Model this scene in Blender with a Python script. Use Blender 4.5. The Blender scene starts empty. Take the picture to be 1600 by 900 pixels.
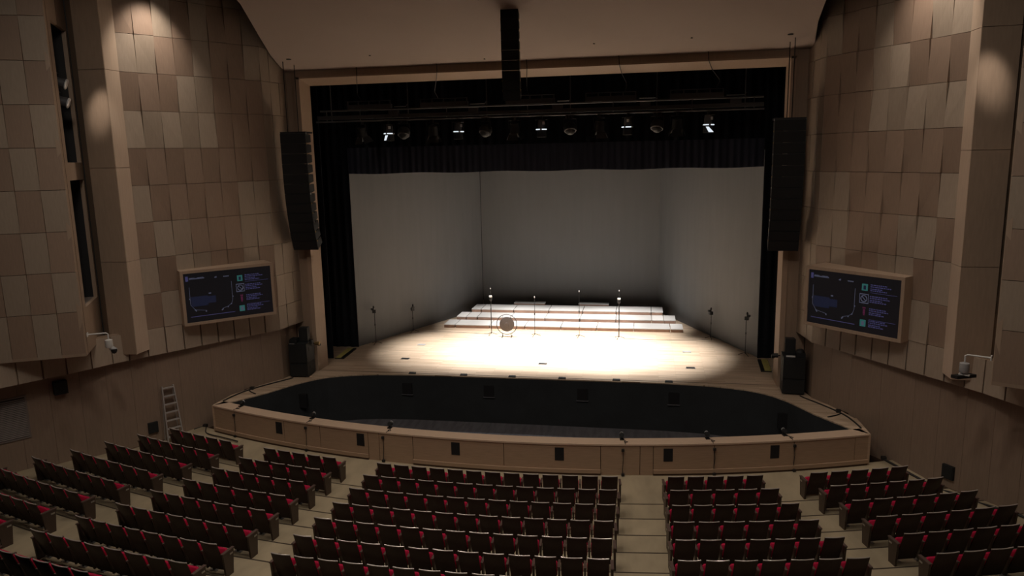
import bpy, bmesh, math, random
from mathutils import Vector, Matrix
random.seed(7)
S = bpy.context.scene
COL = S.collection
PI = math.pi

# ------------------------------------------------------------------ camera
cd = bpy.data.cameras.new('camera')
cam = bpy.data.objects.new('camera', cd); COL.objects.link(cam)
cd.sensor_width = 36.0
cd.lens = 36.0 * 1146.9 / 1600.0
cd.clip_end = 200
_R = Vector((0.98370, 0.17863, -0.02057)); _U = Vector((-0.01130, 0.17558, 0.98440)); _W = Vector((-0.17946, 0.96812, -0.17474))
_m = Matrix((_R, _U, -_W)).transposed().to_4x4()
_m.translation = Vector((4.2148, -28.1837, 8.4859))
cam.matrix_world = _m
S.camera = cam

# ------------------------------------------------------------------ world, exposure
S.view_settings.view_transform = 'Standard'
S.view_settings.look = 'None'
S.view_settings.gamma = 1.0
S.view_settings.use_curve_mapping = False
S.view_settings.exposure = 0.0
w = bpy.data.worlds.new('world'); S.world = w
w.use_nodes = True
w.node_tree.nodes['Background'].inputs[0].default_value = (1.0, 0.86, 0.74, 1)
w.node_tree.nodes['Background'].inputs[1].default_value = 0.004

# ------------------------------------------------------------------ lights
def spot(name, loc, target, power, angle, blend, color, radius=0.12):
    d = bpy.data.lights.new(name, 'SPOT')
    d.energy = power; d.spot_size = math.radians(angle); d.spot_blend = blend
    d.color = color; d.shadow_soft_size = radius
    o = bpy.data.objects.new(name, d); COL.objects.link(o)
    o.location = loc
    o.rotation_euler = (Vector(target) - Vector(loc)).to_track_quat('-Z', 'Y').to_euler()
    return o

HOUSE = (1.0, 0.86, 0.725)
STAGE = (1.0, 0.96, 0.91)
# stage wash: eight overhead instruments hung behind the border
for x, k in ((-4.4, .85), (-1.5, 1.0), (1.5, 1.05), (4.4, 1.1)):
    spot('stage_light', (x, 4.4, 9.3), (x * 0.86, 3.35, 0), 10500 * k, 53, 0.92, STAGE)
    spot('stage_light', (x, 6.4, 9.3), (x * 0.80, 8.1, 0), 4300 * k, 40, 0.8, STAGE)
# house downlights under the ceiling over the seats
for y, k in ((-9.5, .8), (-13.5, 1), (-18.0, 1), (-23.0, 1)):
    for x in (-9.0, -4.5, 0.0, 4.5, 9.0):
        spot('house_light', (x, y, 11.9 + 0.2 * (-0.87 - y) - 0.25), (x, y, 0), (200 if abs(x) > 8 else 390) * k, 125, 0.9, HOUSE)
# wall washers: in the gap between ceiling plate and side walls, plus unseen fill lamps added further back to brighten the bays and upper walls
for s in (-1, 1):
    spot('wall_wash_and_fill', (s * 10.9, -6.2, 14.6), (s * 11.9, -5.75, 11.2), 560, 70, 0.9, HOUSE)
    spot('pilaster_light', (s * 11.7, -9.3, 12.9), (s * 12.68, -7.2, 10.2), 520, 17, 1.0, HOUSE)
    spot('wall_wash_and_fill', (s * 6.0, -16.5, 14.4), (s * 12.2, -7.0, 7.5), 800, 75, 1.0, HOUSE, 0.7)

# ------------------------------------------------------------------ materials
def mat(name, col, rough=0.55, metal=0.0, var=0.0, scale=(1, 1, 1), nscale=6.0, bump=0.0, coat=0.0, rand=0.0, spec=0.5):
    m = bpy.data.materials.new(name); m.use_nodes = True
    nt = m.node_tree; N = nt.nodes; L = nt.links
    b = N['Principled BSDF']
    b.inputs['Roughness'].default_value = rough
    b.inputs['Metallic'].default_value = metal
    b.inputs['Specular IOR Level'].default_value = spec
    if coat: b.inputs['Coat Weight'].default_value = coat; b.inputs['Coat Roughness'].default_value = 0.12
    c = (*col, 1)
    tc = N.new('ShaderNodeTexCoord'); mp = N.new('ShaderNodeMapping')
    mp.inputs['Scale'].default_value = scale
    L.new(tc.outputs['Object'], mp.inputs['Vector'])
    no = N.new('ShaderNodeTexNoise'); no.inputs['Scale'].default_value = nscale; no.inputs['Detail'].default_value = 4
    L.new(mp.outputs['Vector'], no.inputs['Vector'])
    mr = N.new('ShaderNodeMapRange'); mr.inputs[3].default_value = 1 - var; mr.inputs[4].default_value = 1 + var
    mr.inputs[1].default_value = 0.3; mr.inputs[2].default_value = 0.7
    L.new(no.outputs['Fac'], mr.inputs[0])
    val = mr.outputs[0]
    if rand:
        oi = N.new('ShaderNodeObjectInfo'); r2 = N.new('ShaderNodeMapRange')
        r2.inputs[3].default_value = 1 - rand; r2.inputs[4].default_value = 1 + rand
        L.new(oi.outputs['Random'], r2.inputs[0])
        mu = N.new('ShaderNodeMath'); mu.operation = 'MULTIPLY'
        L.new(val, mu.inputs[0]); L.new(r2.outputs[0], mu.inputs[1]); val = mu.outputs[0]
    vm = N.new('ShaderNodeVectorMath'); vm.operation = 'SCALE'
    vm.inputs[0].default_value = col
    L.new(val, vm.inputs['Scale'])
    L.new(vm.outputs[0], b.inputs['Base Color'])
    if bump:
        bp = N.new('ShaderNodeBump'); bp.inputs['Strength'].default_value = bump; bp.inputs['Distance'].default_value = 0.01
        L.new(no.outputs['Fac'], bp.inputs['Height']); L.new(bp.outputs[0], b.inputs['Normal'])
    return m

def emit(name, col, strength):
    m = bpy.data.materials.new(name); m.use_nodes = True
    b = m.node_tree.nodes['Principled BSDF']
    b.inputs['Base Color'].default_value = (0.01, 0.01, 0.01, 1)
    b.inputs['Emission Color'].default_value = (*col, 1); b.inputs['Emission Strength'].default_value = strength
    b.inputs['Roughness'].default_value = 0.3
    return m

TILE = mat('wood_tile_pale', (0.355, 0.285, 0.222), 0.6, var=0.06, scale=(6, 6, 0.7), nscale=5, rand=0.05)
TILE2 = mat('wood_tile_red', (0.29, 0.205, 0.152), 0.6, var=0.06, scale=(6, 6, 0.7), nscale=5, rand=0.05)
WOOD = mat('wood_panel', (0.32, 0.235, 0.172), 0.6, var=0.07, scale=(5, 5, 0.6), nscale=4, rand=0.03)
WOODL = mat('wood_light', (0.38, 0.28, 0.205), 0.55, var=0.05, scale=(5, 5, 0.5), nscale=4)
FIN = mat('wood_fin', (0.50, 0.385, 0.295), 0.55, var=0.05, scale=(5, 5, 0.5), nscale=4)
LOWW = mat('wood_lower_wall', (0.275, 0.20, 0.15), 0.6, var=0.07, scale=(5, 5, 0.6), nscale=4, rand=0.03)
JOINT = mat('wood_joint', (0.10, 0.06, 0.04), 0.8, var=0.05)
PITW = mat('wood_pit_panel', (0.42, 0.29, 0.195), 0.5, var=0.08, scale=(0.6, 0.6, 8), nscale=5)
RIM = mat('wood_coping', (0.60, 0.45, 0.335), 0.6, spec=0.2, var=0.05, scale=(1, 6, 6), nscale=4)
PLASTER = mat('ceiling_plaster', (0.37, 0.30, 0.26), 0.9, var=0.02, nscale=0.6)
FLOOR = mat('floor_vinyl', (0.395, 0.33, 0.225), 0.5, var=0.16, scale=(1.2, 0.5, 1), nscale=1.6)
NOSE = mat('step_nosing', (0.05, 0.035, 0.025), 0.6)
BLACKW = mat('black_paint', (0.012, 0.012, 0.014), 0.85, var=0.1)
PITB = mat('pit_black', (0.023, 0.027, 0.031), 0.8, var=0.15, nscale=1.5)
PITF = mat('pit_floor', (0.11, 0.11, 0.125), 0.9, spec=0.1, var=0.2, scale=(3, 0.5, 1), nscale=2)
VELVET = mat('black_velvet', (0.013, 0.015, 0.020), 0.95, var=0.1, spec=0.1)
BORDER = mat('border_cloth', (0.042, 0.047, 0.070), 0.9, var=0.12, scale=(8, 1, 0.3), nscale=3, spec=0.1)
CYC = mat('grey_cloth', (0.178, 0.184, 0.190), 0.9, var=0.03, scale=(2, 2, 0.2), nscale=2, spec=0.1)
SEATW = mat('seat_wood', (0.042, 0.020, 0.0155), 0.4, var=0.15, scale=(4, 4, 1), nscale=6, coat=0.05, spec=0.25)
HIGHLIGHT = mat('seat_top_highlight', (0.80, 0.74, 0.70), 0.25, 0.45)  # pale strip that paints a highlight along each seat-back top
SEATA = mat('armrest_wood', (0.11, 0.072, 0.062), 0.35, var=0.1, nscale=8)
SEATE = mat('end_panel_wood', (0.06, 0.037, 0.026), 0.4, var=0.12, scale=(4, 4, 1), nscale=6)
RED = mat('red_fabric', (0.46, 0.014, 0.06), 0.9, var=0.12, nscale=60, spec=0.15)
DARKM = mat('dark_metal', (0.03, 0.03, 0.032), 0.5, 0.6)
RIGM = mat('rig_metal', (0.10, 0.10, 0.105), 0.45, 0.3)
RIGB = mat('rig_tray', (0.055, 0.055, 0.06), 0.6)
STEEL = mat('steel', (0.55, 0.54, 0.53), 0.35, 0.9, var=0.05)
ALU = mat('aluminium', (0.50, 0.48, 0.47), 0.45, 0.5, var=0.05)
CHROME = mat('chrome', (0.85, 0.87, 0.9), 0.4, 0.5)
SPK = mat('speaker_black', (0.012, 0.0145, 0.0165), 0.6, var=0.1, nscale=20)
GRILL = mat('speaker_grille', (0.010, 0.011, 0.012), 0.75, var=0.2, nscale=40)
WHITE = mat('white_plastic', (0.6, 0.6, 0.59), 0.45)
GREYP = mat('grey_plastic', (0.35, 0.35, 0.36), 0.5)
CABLE = mat('cable_rubber', (0.02, 0.018, 0.017), 0.7)
BRASS = mat('plug_brass', (0.35, 0.24, 0.10), 0.4, 0.7)
YEL = mat('yellow_edge', (0.50, 0.44, 0.14), 0.7, var=0.1)
RISW = mat('riser_top', (0.66, 0.645, 0.63), 0.6, var=0.05, scale=(0.5, 6, 1), nscale=3, rand=0.13)
RISB = mat('riser_front', (0.40, 0.24, 0.17), 0.6, var=0.1, nscale=3)
GONG = mat('gong_bronze', (0.065, 0.05, 0.044), 0.5, 0.2, var=0.12, nscale=8)
LOUV = mat('louver_paint', (0.20, 0.17, 0.155), 0.6)
SCRB = mat('screen_black', (0.012, 0.012, 0.014), 0.25)
DARKGL = mat('dark_opening', (0.008, 0.008, 0.010), 0.7)
LAMPLEAK = emit('lamp_leak', (0.85, 0.93, 1.0), 0.9)
E_BLUE = emit('screen_violet', (0.30, 0.28, 0.75), 0.10)
E_DIM = emit('screen_dim_blue', (0.10, 0.13, 0.32), 0.06)
E_GREEN = emit('screen_green', (0.10, 0.45, 0.42), 0.17)
E_RED = emit('screen_red', (0.5, 0.08, 0.25), 0.10)
E_WHITE = emit('screen_white', (0.5, 0.52, 0.8), 0.10)
E_PANEL = emit('screen_backlight', (0.10, 0.10, 0.13), 0.03)

def stage_wood():
    m = bpy.data.materials.new('stage_planks'); m.use_nodes = True
    nt = m.node_tree; N = nt.nodes; L = nt.links; b = N['Principled BSDF']
    b.inputs['Roughness'].default_value = 0.5
    tc = N.new('ShaderNodeTexCoord'); mp = N.new('ShaderNodeMapping')
    L.new(tc.outputs['Object'], mp.inputs['Vector'])
    br = N.new('ShaderNodeTexBrick'); br.offset = 0.37
    br.inputs['Scale'].default_value = 1.0; br.inputs['Brick Width'].default_value = 1.8; br.inputs['Row Height'].default_value = 0.12
    br.inputs['Mortar Size'].default_value = 0.003; br.inputs['Bias'].default_value = -0.2
    br.inputs['Color1'].default_value = (0.60, 0.47, 0.35, 1); br.inputs['Color2'].default_value = (0.44, 0.32, 0.22, 1)
    br.inputs['Mortar'].default_value = (0.25, 0.17, 0.11, 1)
    L.new(mp.outputs[0], br.inputs['Vector'])
    mp2 = N.new('ShaderNodeMapping'); mp2.inputs['Scale'].default_value = (0.5, 9, 1)
    L.new(tc.outputs['Object'], mp2.inputs['Vector'])
    no = N.new('ShaderNodeTexNoise'); no.inputs['Scale'].default_value = 2.0; no.inputs['Detail'].default_value = 5
    L.new(mp2.outputs[0], no.inputs['Vector'])
    mr = N.new('ShaderNodeMapRange'); mr.inputs[1].default_value = .3; mr.inputs[2].default_value = .7; mr.inputs[3].default_value = .84; mr.inputs[4].default_value = 1.14
    L.new(no.outputs['Fac'], mr.inputs[0])
    vm = N.new('ShaderNodeVectorMath'); vm.operation = 'SCALE'
    L.new(br.outputs['Color'], vm.inputs[0]); L.new(mr.outputs[0], vm.inputs['Scale']); L.new(vm.outputs[0], b.inputs['Base Color'])
    return m
PLANK = stage_wood()

# ------------------------------------------------------------------ mesh helpers
class M:
    def __init__(s): s.v = []; s.f = []
    def add(s, vs, fs):
        k = len(s.v); s.v += [tuple(v) for v in vs]; s.f += [tuple(i + k for i in f) for f in fs]; return s
    def hexa(s, p):   # 8 points, bottom ring 0-3, top ring 4-7 (ccw from above)
        return s.add(p, [(3, 2, 1, 0), (4, 5, 6, 7), (0, 1, 5, 4), (1, 2, 6, 5), (2, 3, 7, 6), (3, 0, 4, 7)])
    def box(s, x0, x1, y0, y1, z0, z1):
        return s.hexa([(x0, y0, z0), (x1, y0, z0), (x1, y1, z0), (x0, y1, z0), (x0, y0, z1), (x1, y0, z1), (x1, y1, z1), (x0, y1, z1)])
    def prism(s, poly, z0, z1):
        n = len(poly)
        vs = [(x, y, z0) for x, y in poly] + [(x, y, z1) for x, y in poly]
        fs = [tuple(reversed(range(n))), tuple(range(n, 2 * n))] + [(i, (i + 1) % n, n + (i + 1) % n, n + i) for i in range(n)]
        return s.add(vs, fs)
    def tube(s, pts, r, n=6):
        pts = [Vector(p) for p in pts]; k = len(s.v); m = len(pts); ref = None
        for i, p in enumerate(pts):
            d = (pts[min(i + 1, m - 1)] - pts[max(i - 1, 0)]).normalized()
            if ref is None: ref = d.orthogonal().normalized()
            ref = (ref - d * ref.dot(d))
            ref = ref.normalized() if ref.length > 1e-6 else d.orthogonal().normalized()
            b = d.cross(ref)
            rr = r[i] if isinstance(r, (list, tuple)) else r
            for j in range(n):
                a = 2 * PI * j / n
                s.v.append(tuple(p + ref * (rr * math.cos(a)) + b * (rr * math.sin(a))))
        for i in range(m - 1):
            for j in range(n):
                s.f.append((k + i * n + j, k + i * n + (j + 1) % n, k + (i + 1) * n + (j + 1) % n, k + (i + 1) * n + j))
        s.f.append(tuple(k + j for j in reversed(range(n)))); s.f.append(tuple(k + (m - 1) * n + j for j in range(n)))
        return s
    def lathe(s, prof, n=16, o=(0, 0, 0), axis='Z'):   # prof: (r, h) list
        vs = []
        for r, h in prof:
            for j in range(n):
                a = 2 * PI * j / n; x, y, z = r * math.cos(a), r * math.sin(a), h
                if axis == 'Y': x, y, z = x, h, z if False else y
                vs.append((x + o[0], y + o[1], z + o[2]))
        fs = [(i * n + j, i * n + (j + 1) % n, (i + 1) * n + (j + 1) % n, (i + 1) * n + j) for i in range(len(prof) - 1) for j in range(n)]
        fs += [tuple(reversed(range(n))), tuple((len(prof) - 1) * n + j for j in range(n))]
        return s.add(vs, fs)
    def xf(s, mx):
        s.v = [tuple(mx @ Vector(v)) for v in s.v]; return s
    def mesh(s, name, mt, smooth=False):
        me = bpy.data.meshes.new(name); me.from_pydata(s.v, [], s.f)
        bm = bmesh.new(); bm.from_mesh(me); bmesh.ops.recalc_face_normals(bm, faces=bm.faces); bm.to_mesh(me); bm.free()
        me.materials.append(mt)
        if smooth:
            me.polygons.foreach_set('use_smooth', [True] * len(me.polygons)); me.set_sharp_from_angle(angle=math.radians(40))
        return me

def obj(name, mb, mt, parent=None, smooth=False):
    me = mb.mesh(name, mt, smooth) if isinstance(mb, M) else mb
    o = bpy.data.objects.new(name, me); COL.objects.link(o)
    if parent is not None: o.parent = parent
    return o
def tag(o, label=None, cat=None, group=None, kind=None):
    if label: o['label'] = label
    if cat: o['category'] = cat
    if group: o['group'] = group
    if kind: o['kind'] = kind
    return o
def thing(name, label, cat, loc=(0, 0, 0), rz=0, group=None):
    o = bpy.data.objects.new(name, None); COL.objects.link(o)
    o.empty_display_size = 0.1; o.location = loc; o.rotation_euler = (0, 0, rz)
    return tag(o, label, cat, group)
def struct(name, mb, mt, label=None, parent=None, cat=None):
    o = obj(name, mb, mt, parent); o['kind'] = 'structure'
    if label and parent is None: tag(o, label, cat)
    return o
def dup(root, loc=None, rz=None, label=None, group=None):
    r = root.copy(); COL.objects.link(r)
    if loc is not None: r.location = loc
    if rz is not None: r.rotation_euler = (0, 0, rz)
    if label: r['label'] = label
    if group: r['group'] = group
    for c in KIDS(root):
        d = c.copy(); COL.objects.link(d); d.parent = r
        for g in KIDS(c):
            e = g.copy(); COL.objects.link(e); e.parent = d
    return r
def KIDS(o): return list(o.children)
ORD = ['', 'first', 'second', 'third', 'fourth', 'fifth', 'sixth', 'seventh', 'eighth', 'ninth', 'tenth', 'eleventh', 'twelfth', 'thirteenth', 'fourteenth']
def mx(p, s): return (p[0] * s, p[1])

# ------------------------------------------------------------------ auditorium floor
CY = 25.7; R1 = 34.64
TOPS = [-.33, -.255, -.18, -.105, -.01, .075, .19, .32, .43]
ZF = [t - .86 for t in TOPS]
def arc(R, a0, a1, n, cy=CY):
    return [(R * math.sin(math.radians(a0 + (a1 - a0) * i / n)), cy - R * math.cos(math.radians(a0 + (a1 - a0) * i / n))) for i in range(n + 1)]
PCY = 24.07; PRO = 31.48; PRI = 31.0      # arc of the pit wall
def strip(inner, zi, outer, zo, zb):
    m = M(); n = len(inner)
    for i in range(n - 1):
        a, b, c, d = inner[i], inner[i + 1], outer[i + 1], outer[i]
        m.hexa([(*d, zb), (*c, zb), (*b, zb), (*a, zb), (*d, zo), (*c, zo), (*b, zi), (*a, zi)])
    return m
fa, fb = arc(PRO - .1, -26, 26, 52, PCY), arc(R1 + .05, -24, 24, 52)
struct('floor', strip(fa, -.97, fb, ZF[0], -1.7), FLOOR, 'beige floor strip between the orchestra pit wall and the front row of seats', cat='floor')
tier_lab = ['second', 'third', 'fourth', 'fifth', 'sixth', 'seventh', 'eighth', 'ninth']
for k in range(1, 9):
    a, b = arc(R1 + k - .95, -25, 25, 50), arc(R1 + k + .05, -25, 25, 50)
    t = struct('floor', strip(a, ZF[k], b, ZF[k], -1.9), FLOOR, 'low curved beige floor tier carrying the %s row of seats' % tier_lab[k - 1], cat='floor')
    a2, b2 = arc(R1 + k - .955, -25, 25, 50), arc(R1 + k - .915, -25, 25, 50)
    struct('step_nosing', strip(a2, ZF[k] + .004, b2, ZF[k] + .004, ZF[k] - .05), NOSE, parent=t)

# ------------------------------------------------------------------ orchestra pit
pit = struct('wall_pit', strip(arc(PRI + .02, -20.3, 20.3, 40, PCY), -.05, arc(PRO - .03, -20.3, 20.3, 40, PCY), -.05, -2.2), JOINT,
             'curved wooden front wall of the orchestra pit with black vents', cat='wall')
struct('coping', strip(arc(PRI, -20.35, 20.35, 40, PCY), 0, arc(PRO + .02, -20.35, 20.35, 40, PCY), 0, -.05), RIM, parent=pit)
JA = [-20.3, -18.35, -14.2, -11.5, -8.2, -7.48, -5.35, 0.0, 5.35, 7.48, 8.2, 11.5, 15.94, 19.5, 20.3]
for a0, a1 in zip(JA[:-1], JA[1:]):
    g = .018; n = max(2, int(a1 - a0))
    low = -.80 if not 5 < abs((a0 + a1) / 2) < 8.2 else -.98
    struct('panel', strip(arc(PRO - .04, a0 + g, a1 - g, n, PCY), -.052, arc(PRO, a0 + g, a1 - g, n, PCY), -.052, low), PITW, parent=pit)
for a0, a1 in ((-20.3, -8.2), (-5.35, 5.35), (8.2, 20.3)):
    struct('skirting', strip(arc(PRO - .03, a0, a1, 16, PCY), -.805, arc(PRO + .05, a0, a1, 16, PCY), -.805, -.92), PITW, parent=pit)
    struct('toe_board', strip(arc(PRO - .06, a0, a1, 16, PCY), -.92, arc(PRO + .03, a0, a1, 16, PCY), -.92, -1.25), JOINT, parent=pit)
for a in (-14.6, -8.7, -2.78, 3.1, 9.0, 14.85):
    struct('vent', strip(arc(PRO - .02, a - .25, a + .25, 2, PCY), -.14, arc(PRO + .006, a - .25, a + .25, 2, PCY), -.14, -.55), DARKGL, parent=pit)
PITC = [(-10.55, -5.1), (-10.15, -4.5), (-9.7, -3.82), (-9.4, -3.2), (-9.1, -2.62), (-8.68, -2.05), (-8.3, -1.72), (-7.87, -1.48), (-7.2, -1.25), (-6.4, -1.08), (-4.9, -.97), (-2.5, -.95)]
PITC = PITC + [(0, -.945)] + [(-x, y) for x, y in reversed(PITC)]
m = M()
for a, b in zip(PITC[:-1], PITC[1:]):
    m.hexa([(*a, -2.2), (*b, -2.2), (b[0], b[1] + .12, -2.2), (a[0], a[1] + .12, -2.2), (*a, -.04), (*b, -.04), (b[0], b[1] + .12, -.04), (a[0], a[1] + .12, -.04)])
pb = struct('wall_pit_back', m, PITB, 'black back wall of the sunken orchestra pit under the stage edge', cat='wall')
for x, y in ((-5.2, -1.0), (-1.85, -.95), (1.85, -.95), (5.3, -1.0)):
    struct('vent', M().box(x - .2, x + .2, y - .025, y + .02, -.82, -.36), DARKGL, parent=pb)
    struct('vent_sill', M().box(x - .23, x + .23, y - .05, y + .02, -.85, -.82), PITF, parent=pb)
for s in (-1, 1):
    struct('vent', M().box(s * 8.95 - .17, s * 8.95 + .17, -2.62, -2.5, -1.0, -.45).xf(Matrix.Identity(4)), DARKGL, parent=pb)
struct('floor_pit', M().prism(PITC + [(x, y) for x, y in arc(PRI + .1, 20, -20, 30, PCY)], -2.2, -1.9), PITF, 'dark grey floor of the sunken orchestra pit', cat='floor')

# ------------------------------------------------------------------ stage floor
LW = [(9.92, -.80), (9.95, -2.1), (10.80, -3.6), (12.1, -5.5), (13.0, -6.8), (13.9, -8.1), (15.4, -10.2), (17.2, -12.6)]
m = M()
out = PITC + [(10.98, -5.47), (10.95, -4.3), (10.6, -3.3), (9.95, -2.0), (9.7, -.6), (15, -.6), (15, 15), (-15, 15), (-15, -.6), (-9.7, -.6), (-9.95, -2.0), (-10.6, -3.3), (-10.95, -4.3), (-10.98, -5.47)]
n_ = len(out)
m.add([(x, y, 0) for x, y in out], [tuple(range(n_))])
m.add([(x, y, -.05) for x, y in out], [tuple(reversed(range(n_)))])
for i in range(n_):
    a, b = out[i], out[(i + 1) % n_]
    m.add([(*a, 0), (*b, 0), (*b, -.05), (*a, -.05)], [(0, 1, 2, 3)])
stf = struct('floor_stage', m, PLANK, 'pale wooden plank stage floor with a bright pool of light', cat='floor')
struct('deck_joint', M().box(-9.0, 9.0, -.80, -.765, -.02, .004), NOSE, parent=stf)
for s in (-1, 1):     # side returns of the apron down to the hall floor
    struct('apron_side', M().hexa([(s * 10.6, -5.4, -1.4), (s * 10.98, -5.47, -1.4), (s * 10.98, -3.9, -1.4), (s * 10.6, -3.9, -1.4),
                                   (s * 10.6, -5.4, -.05), (s * 10.98, -5.47, -.05), (s * 10.98, -3.9, -.05), (s * 10.6, -3.9, -.05)]), PITW, parent=stf)

# ------------------------------------------------------------------ side walls
ZR = [2.05, 2.97, 4.185, 5.40, 6.61, 7.83, 9.04, 10.25, 11.46, 12.67, 13.88, 15.1]
MAIN = [(12.48 + (9.82 - 12.48) * i / 8, -6.52 + (-2.33 + 6.52) * i / 8) for i in range(9)]
BASE = [(12.48, -6.52), (12.8, -7.05), (13.08, -7.5), (13.36, -8.1), (13.68, -8.78), (14.05, -9.32), (14.38, -9.92), (14.75, -10.55), (15.15, -11.2), (15.55, -11.85)]
SPLAY = [(9.82, -2.33), (9.745, -1.81), (9.665, -1.28), (9.59, -.75)]
BOX = [(12.5, -9.24)]
for i in range(1, 6): BOX.append((12.5 - .03 + .03 + .577 * i, -9.24 - .300 * i))
def tile(p, q, z0, z1, off, s, parent, mt=None, th=.05, name='panel', gap=.007, gz=.007):
    """one wall panel between plan points p, q; off = how far its four corners (p low, q low, q high, p high) stand out"""
    P0, Q0 = Vector((p[0] * s, p[1])), Vector((q[0] * s, q[1]))
    d = (Q0 - P0).normalized(); nrm = Vector((-d.y, d.x))
    ref = Vector((0, -16)) - (P0 + Q0) / 2
    if nrm.dot(ref) < 0: nrm = -nrm
    P0 = P0 + d * gap; Q0 = Q0 - d * gap; z0 += gz; z1 -= gz
    def at(b, o, z): v = b + nrm * o; return (v.x, v.y, z)
    pts = [at(P0, -th, z0), at(Q0, -th, z0), at(Q0, off[1], z0), at(P0, off[0], z0), at(P0, -th, z1), at(Q0, -th, z1), at(Q0, off[2], z1), at(P0, off[3], z1)]
    return struct(name, M().hexa(pts), mt or TILE, parent=parent)
def poly_wall(pts, s, z0, z1, back, th, ends=True):
    m = M()
    for p, q in zip(pts[:-1], pts[1:]):
        P0, Q0 = Vector(mx(p, s)), Vector(mx(q, s)); d = (Q0 - P0).normalized(); nrm = Vector((-d.y, d.x))
        if nrm.dot(Vector((0, -16)) - (P0 + Q0) / 2) < 0: nrm = -nrm
        a, b, c, e = P0 - nrm * back, Q0 - nrm * back, Q0 - nrm * (back + th), P0 - nrm * (back + th)
        m.hexa([(*a, z0), (*b, z0), (*c, z0), (*e, z0), (*a, z1), (*b, z1), (*c, z1), (*e, z1)])
    return m
for s, side in ((-1, 'left'), (1, 'right')):
    wl = struct('wall_' + side, poly_wall(MAIN + SPLAY[1:], s, 2.07, 15.4, .05, .25), JOINT,
                'upper side wall of twisted wooden panels on the %s of the stage' % side, cat='wall')
    A = .030
    for c in range(8):
        for r in range(len(ZR) - 1):
            if r == 0: off = [.02, .02, .0, .0]
            else:
                u = A if (c + r) % 2 else -A
                jit = random.uniform(-.012, .012)
                lean = A * .45 * (1 if (c * 3 + r) % 3 else -1)
                off = [max(-.045, -u + jit), max(-.045, -u - lean), max(-.045, u + lean), max(-.045, u - jit)]
            tile(MAIN[c], MAIN[c + 1], ZR[r], ZR[r + 1], off, s, wl, (TILE, TILE2)[(c + r + (c * r) // 5) % 2] if 0 < r else TILE, gap=.007 if r else .022)
    for c in range(3):
        for r in range(len(ZR) - 1):
            u = .015 if (c + r) % 2 else -.01
            tile(SPLAY[c], SPLAY[c + 1], ZR[r], ZR[r + 1] , [0, 0, u, u], s, wl) if not (c == 0 and r % 2) else tile(SPLAY[c], SPLAY[c + 1], ZR[r], ZR[r + 1], [0, 0, 0, 0], s, wl)
    # low row that runs on behind the pilaster and the bay
    for c in range(9):
        tile(BASE[c], BASE[c + 1], 2.05, 2.97, [.02, .02, 0, 0], s, wl, TILE, gap=.022)
    struct('backing', poly_wall(BASE, s, 2.07, 3.0, .05, .2), WOOD, parent=wl)
    # pilaster: pale narrow fin towards the room, dark face towards the hall
    pil = struct('wall_%s_pilaster' % side, M().prism([mx(p, s) for p in ((12.62, -6.53), (12.44, -6.5), (12.43, -7.15), (13.30, -7.2), (13.9, -6.75), (13.9, -6.4))][::s], 2.3, 15.4), WOOD,
                 'tall wooden pilaster with a pale narrow edge on the %s wall' % side, cat='pilaster')
    zj = [2.3, 5.40, 8.43, 11.46, 14.0]
    for z0, z1 in zip(zj[:-1], zj[1:]):
        tile((12.43, -6.52), (12.43, -7.15), z0, z1, [.02] * 4, s, pil, FIN, th=.01, gap=.0)
        tile((12.41, -7.17), (13.30, -7.22), z0, z1, [.015] * 4, s, pil, WOOD, th=.01, gap=.0)
    # near bay that stands forward of the wall
    bay = struct('wall_%s_bay' % side, poly_wall(BOX, s, 2.83, 15.4, .06, .2), JOINT, 'projecting bay of wooden panels nearest the seats on the %s wall' % side, cat='wall')
    zb = [2.81] + ZR[2:]
    for c in range(5):
        for r in range(len(zb) - 1):
            u = .022 if (c + r) % 2 else -.022
            tile(BOX[c], BOX[c + 1], zb[r], zb[r + 1], [-u if r else 0, -u if r else 0, u, u], s, bay, (TILE2, TILE)[(c + r) % 2])
    struct('bay_soffit', M().prism([mx(p, s) for p in ((12.5, -9.24), (15.385, -10.74), (15.4, -9.0), (13.9, -6.8))][::s], 2.81, 2.9), WOOD, parent=bay)
    # side of the bay, with two tall slots for spotlights
    A0, B0 = Vector((12.5, -9.22)), Vector((13.93, -6.76)); L0 = (B0 - A0).length
    def side_piece(t0, t1, z0, z1, mt, nm='side_panel', back=0.0, th=.12):
        d = (B0 - A0).normalized(); nn = Vector((-d.y, d.x)) ; nn = nn if nn.x < 0 else -nn
        p, q = A0 + d * t0 - nn * back, A0 + d * t1 - nn * back
        pts = []
        for z in (z0, z1):
            for v in (p, q, q - nn * th, p - nn * th): pts.append((v.x * s, v.y, z))
        return struct(nm, M().hexa(pts), mt, parent=bay)
    t0, t1 = .64, 2.66
    side_piece(0, t0, 2.83, 15.4, WOODL, 'side_post'); side_piece(t1, L0, 2.83, 15.4, WOOD, 'side_post')
    side_piece(t0, t1, 2.83, 4.2, WOODL); side_piece(t0, t1, 8.08, 8.62, WOODL); side_piece(t0, t1, 12.70, 14.0, WOODL)
    side_piece(t0 + .9, t0 + .93, 12.70, 14.0, JOINT, 'panel_joint', -.004, .02)
    side_piece(t0 - .1, t1 + .1, 4.0, 13.0, DARKGL, 'slot_back', .75, .05)
    side_piece(t0 - .02, t0, 4.2, 12.7, DARKGL, 'slot_jamb', .12, .7); side_piece(t1, t1 + .02, 4.2, 12.7, DARKGL, 'slot_jamb', .12, .7)
    side_piece(t0, t1, 4.16, 4.2, LOUV, 'slot_sill', .12, .7); side_piece(t0, t1, 12.7, 12.74, DARKGL, 'slot_head', .12, .7)
    # lower wall of plain panels
    lw = struct('wall_%s_lower' % side, poly_wall(LW, s, -1.7, 2.3, .03, .2), JOINT, 'plain wooden lower wall beside the seats on the %s' % side, cat='wall')
    pts = []
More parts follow.
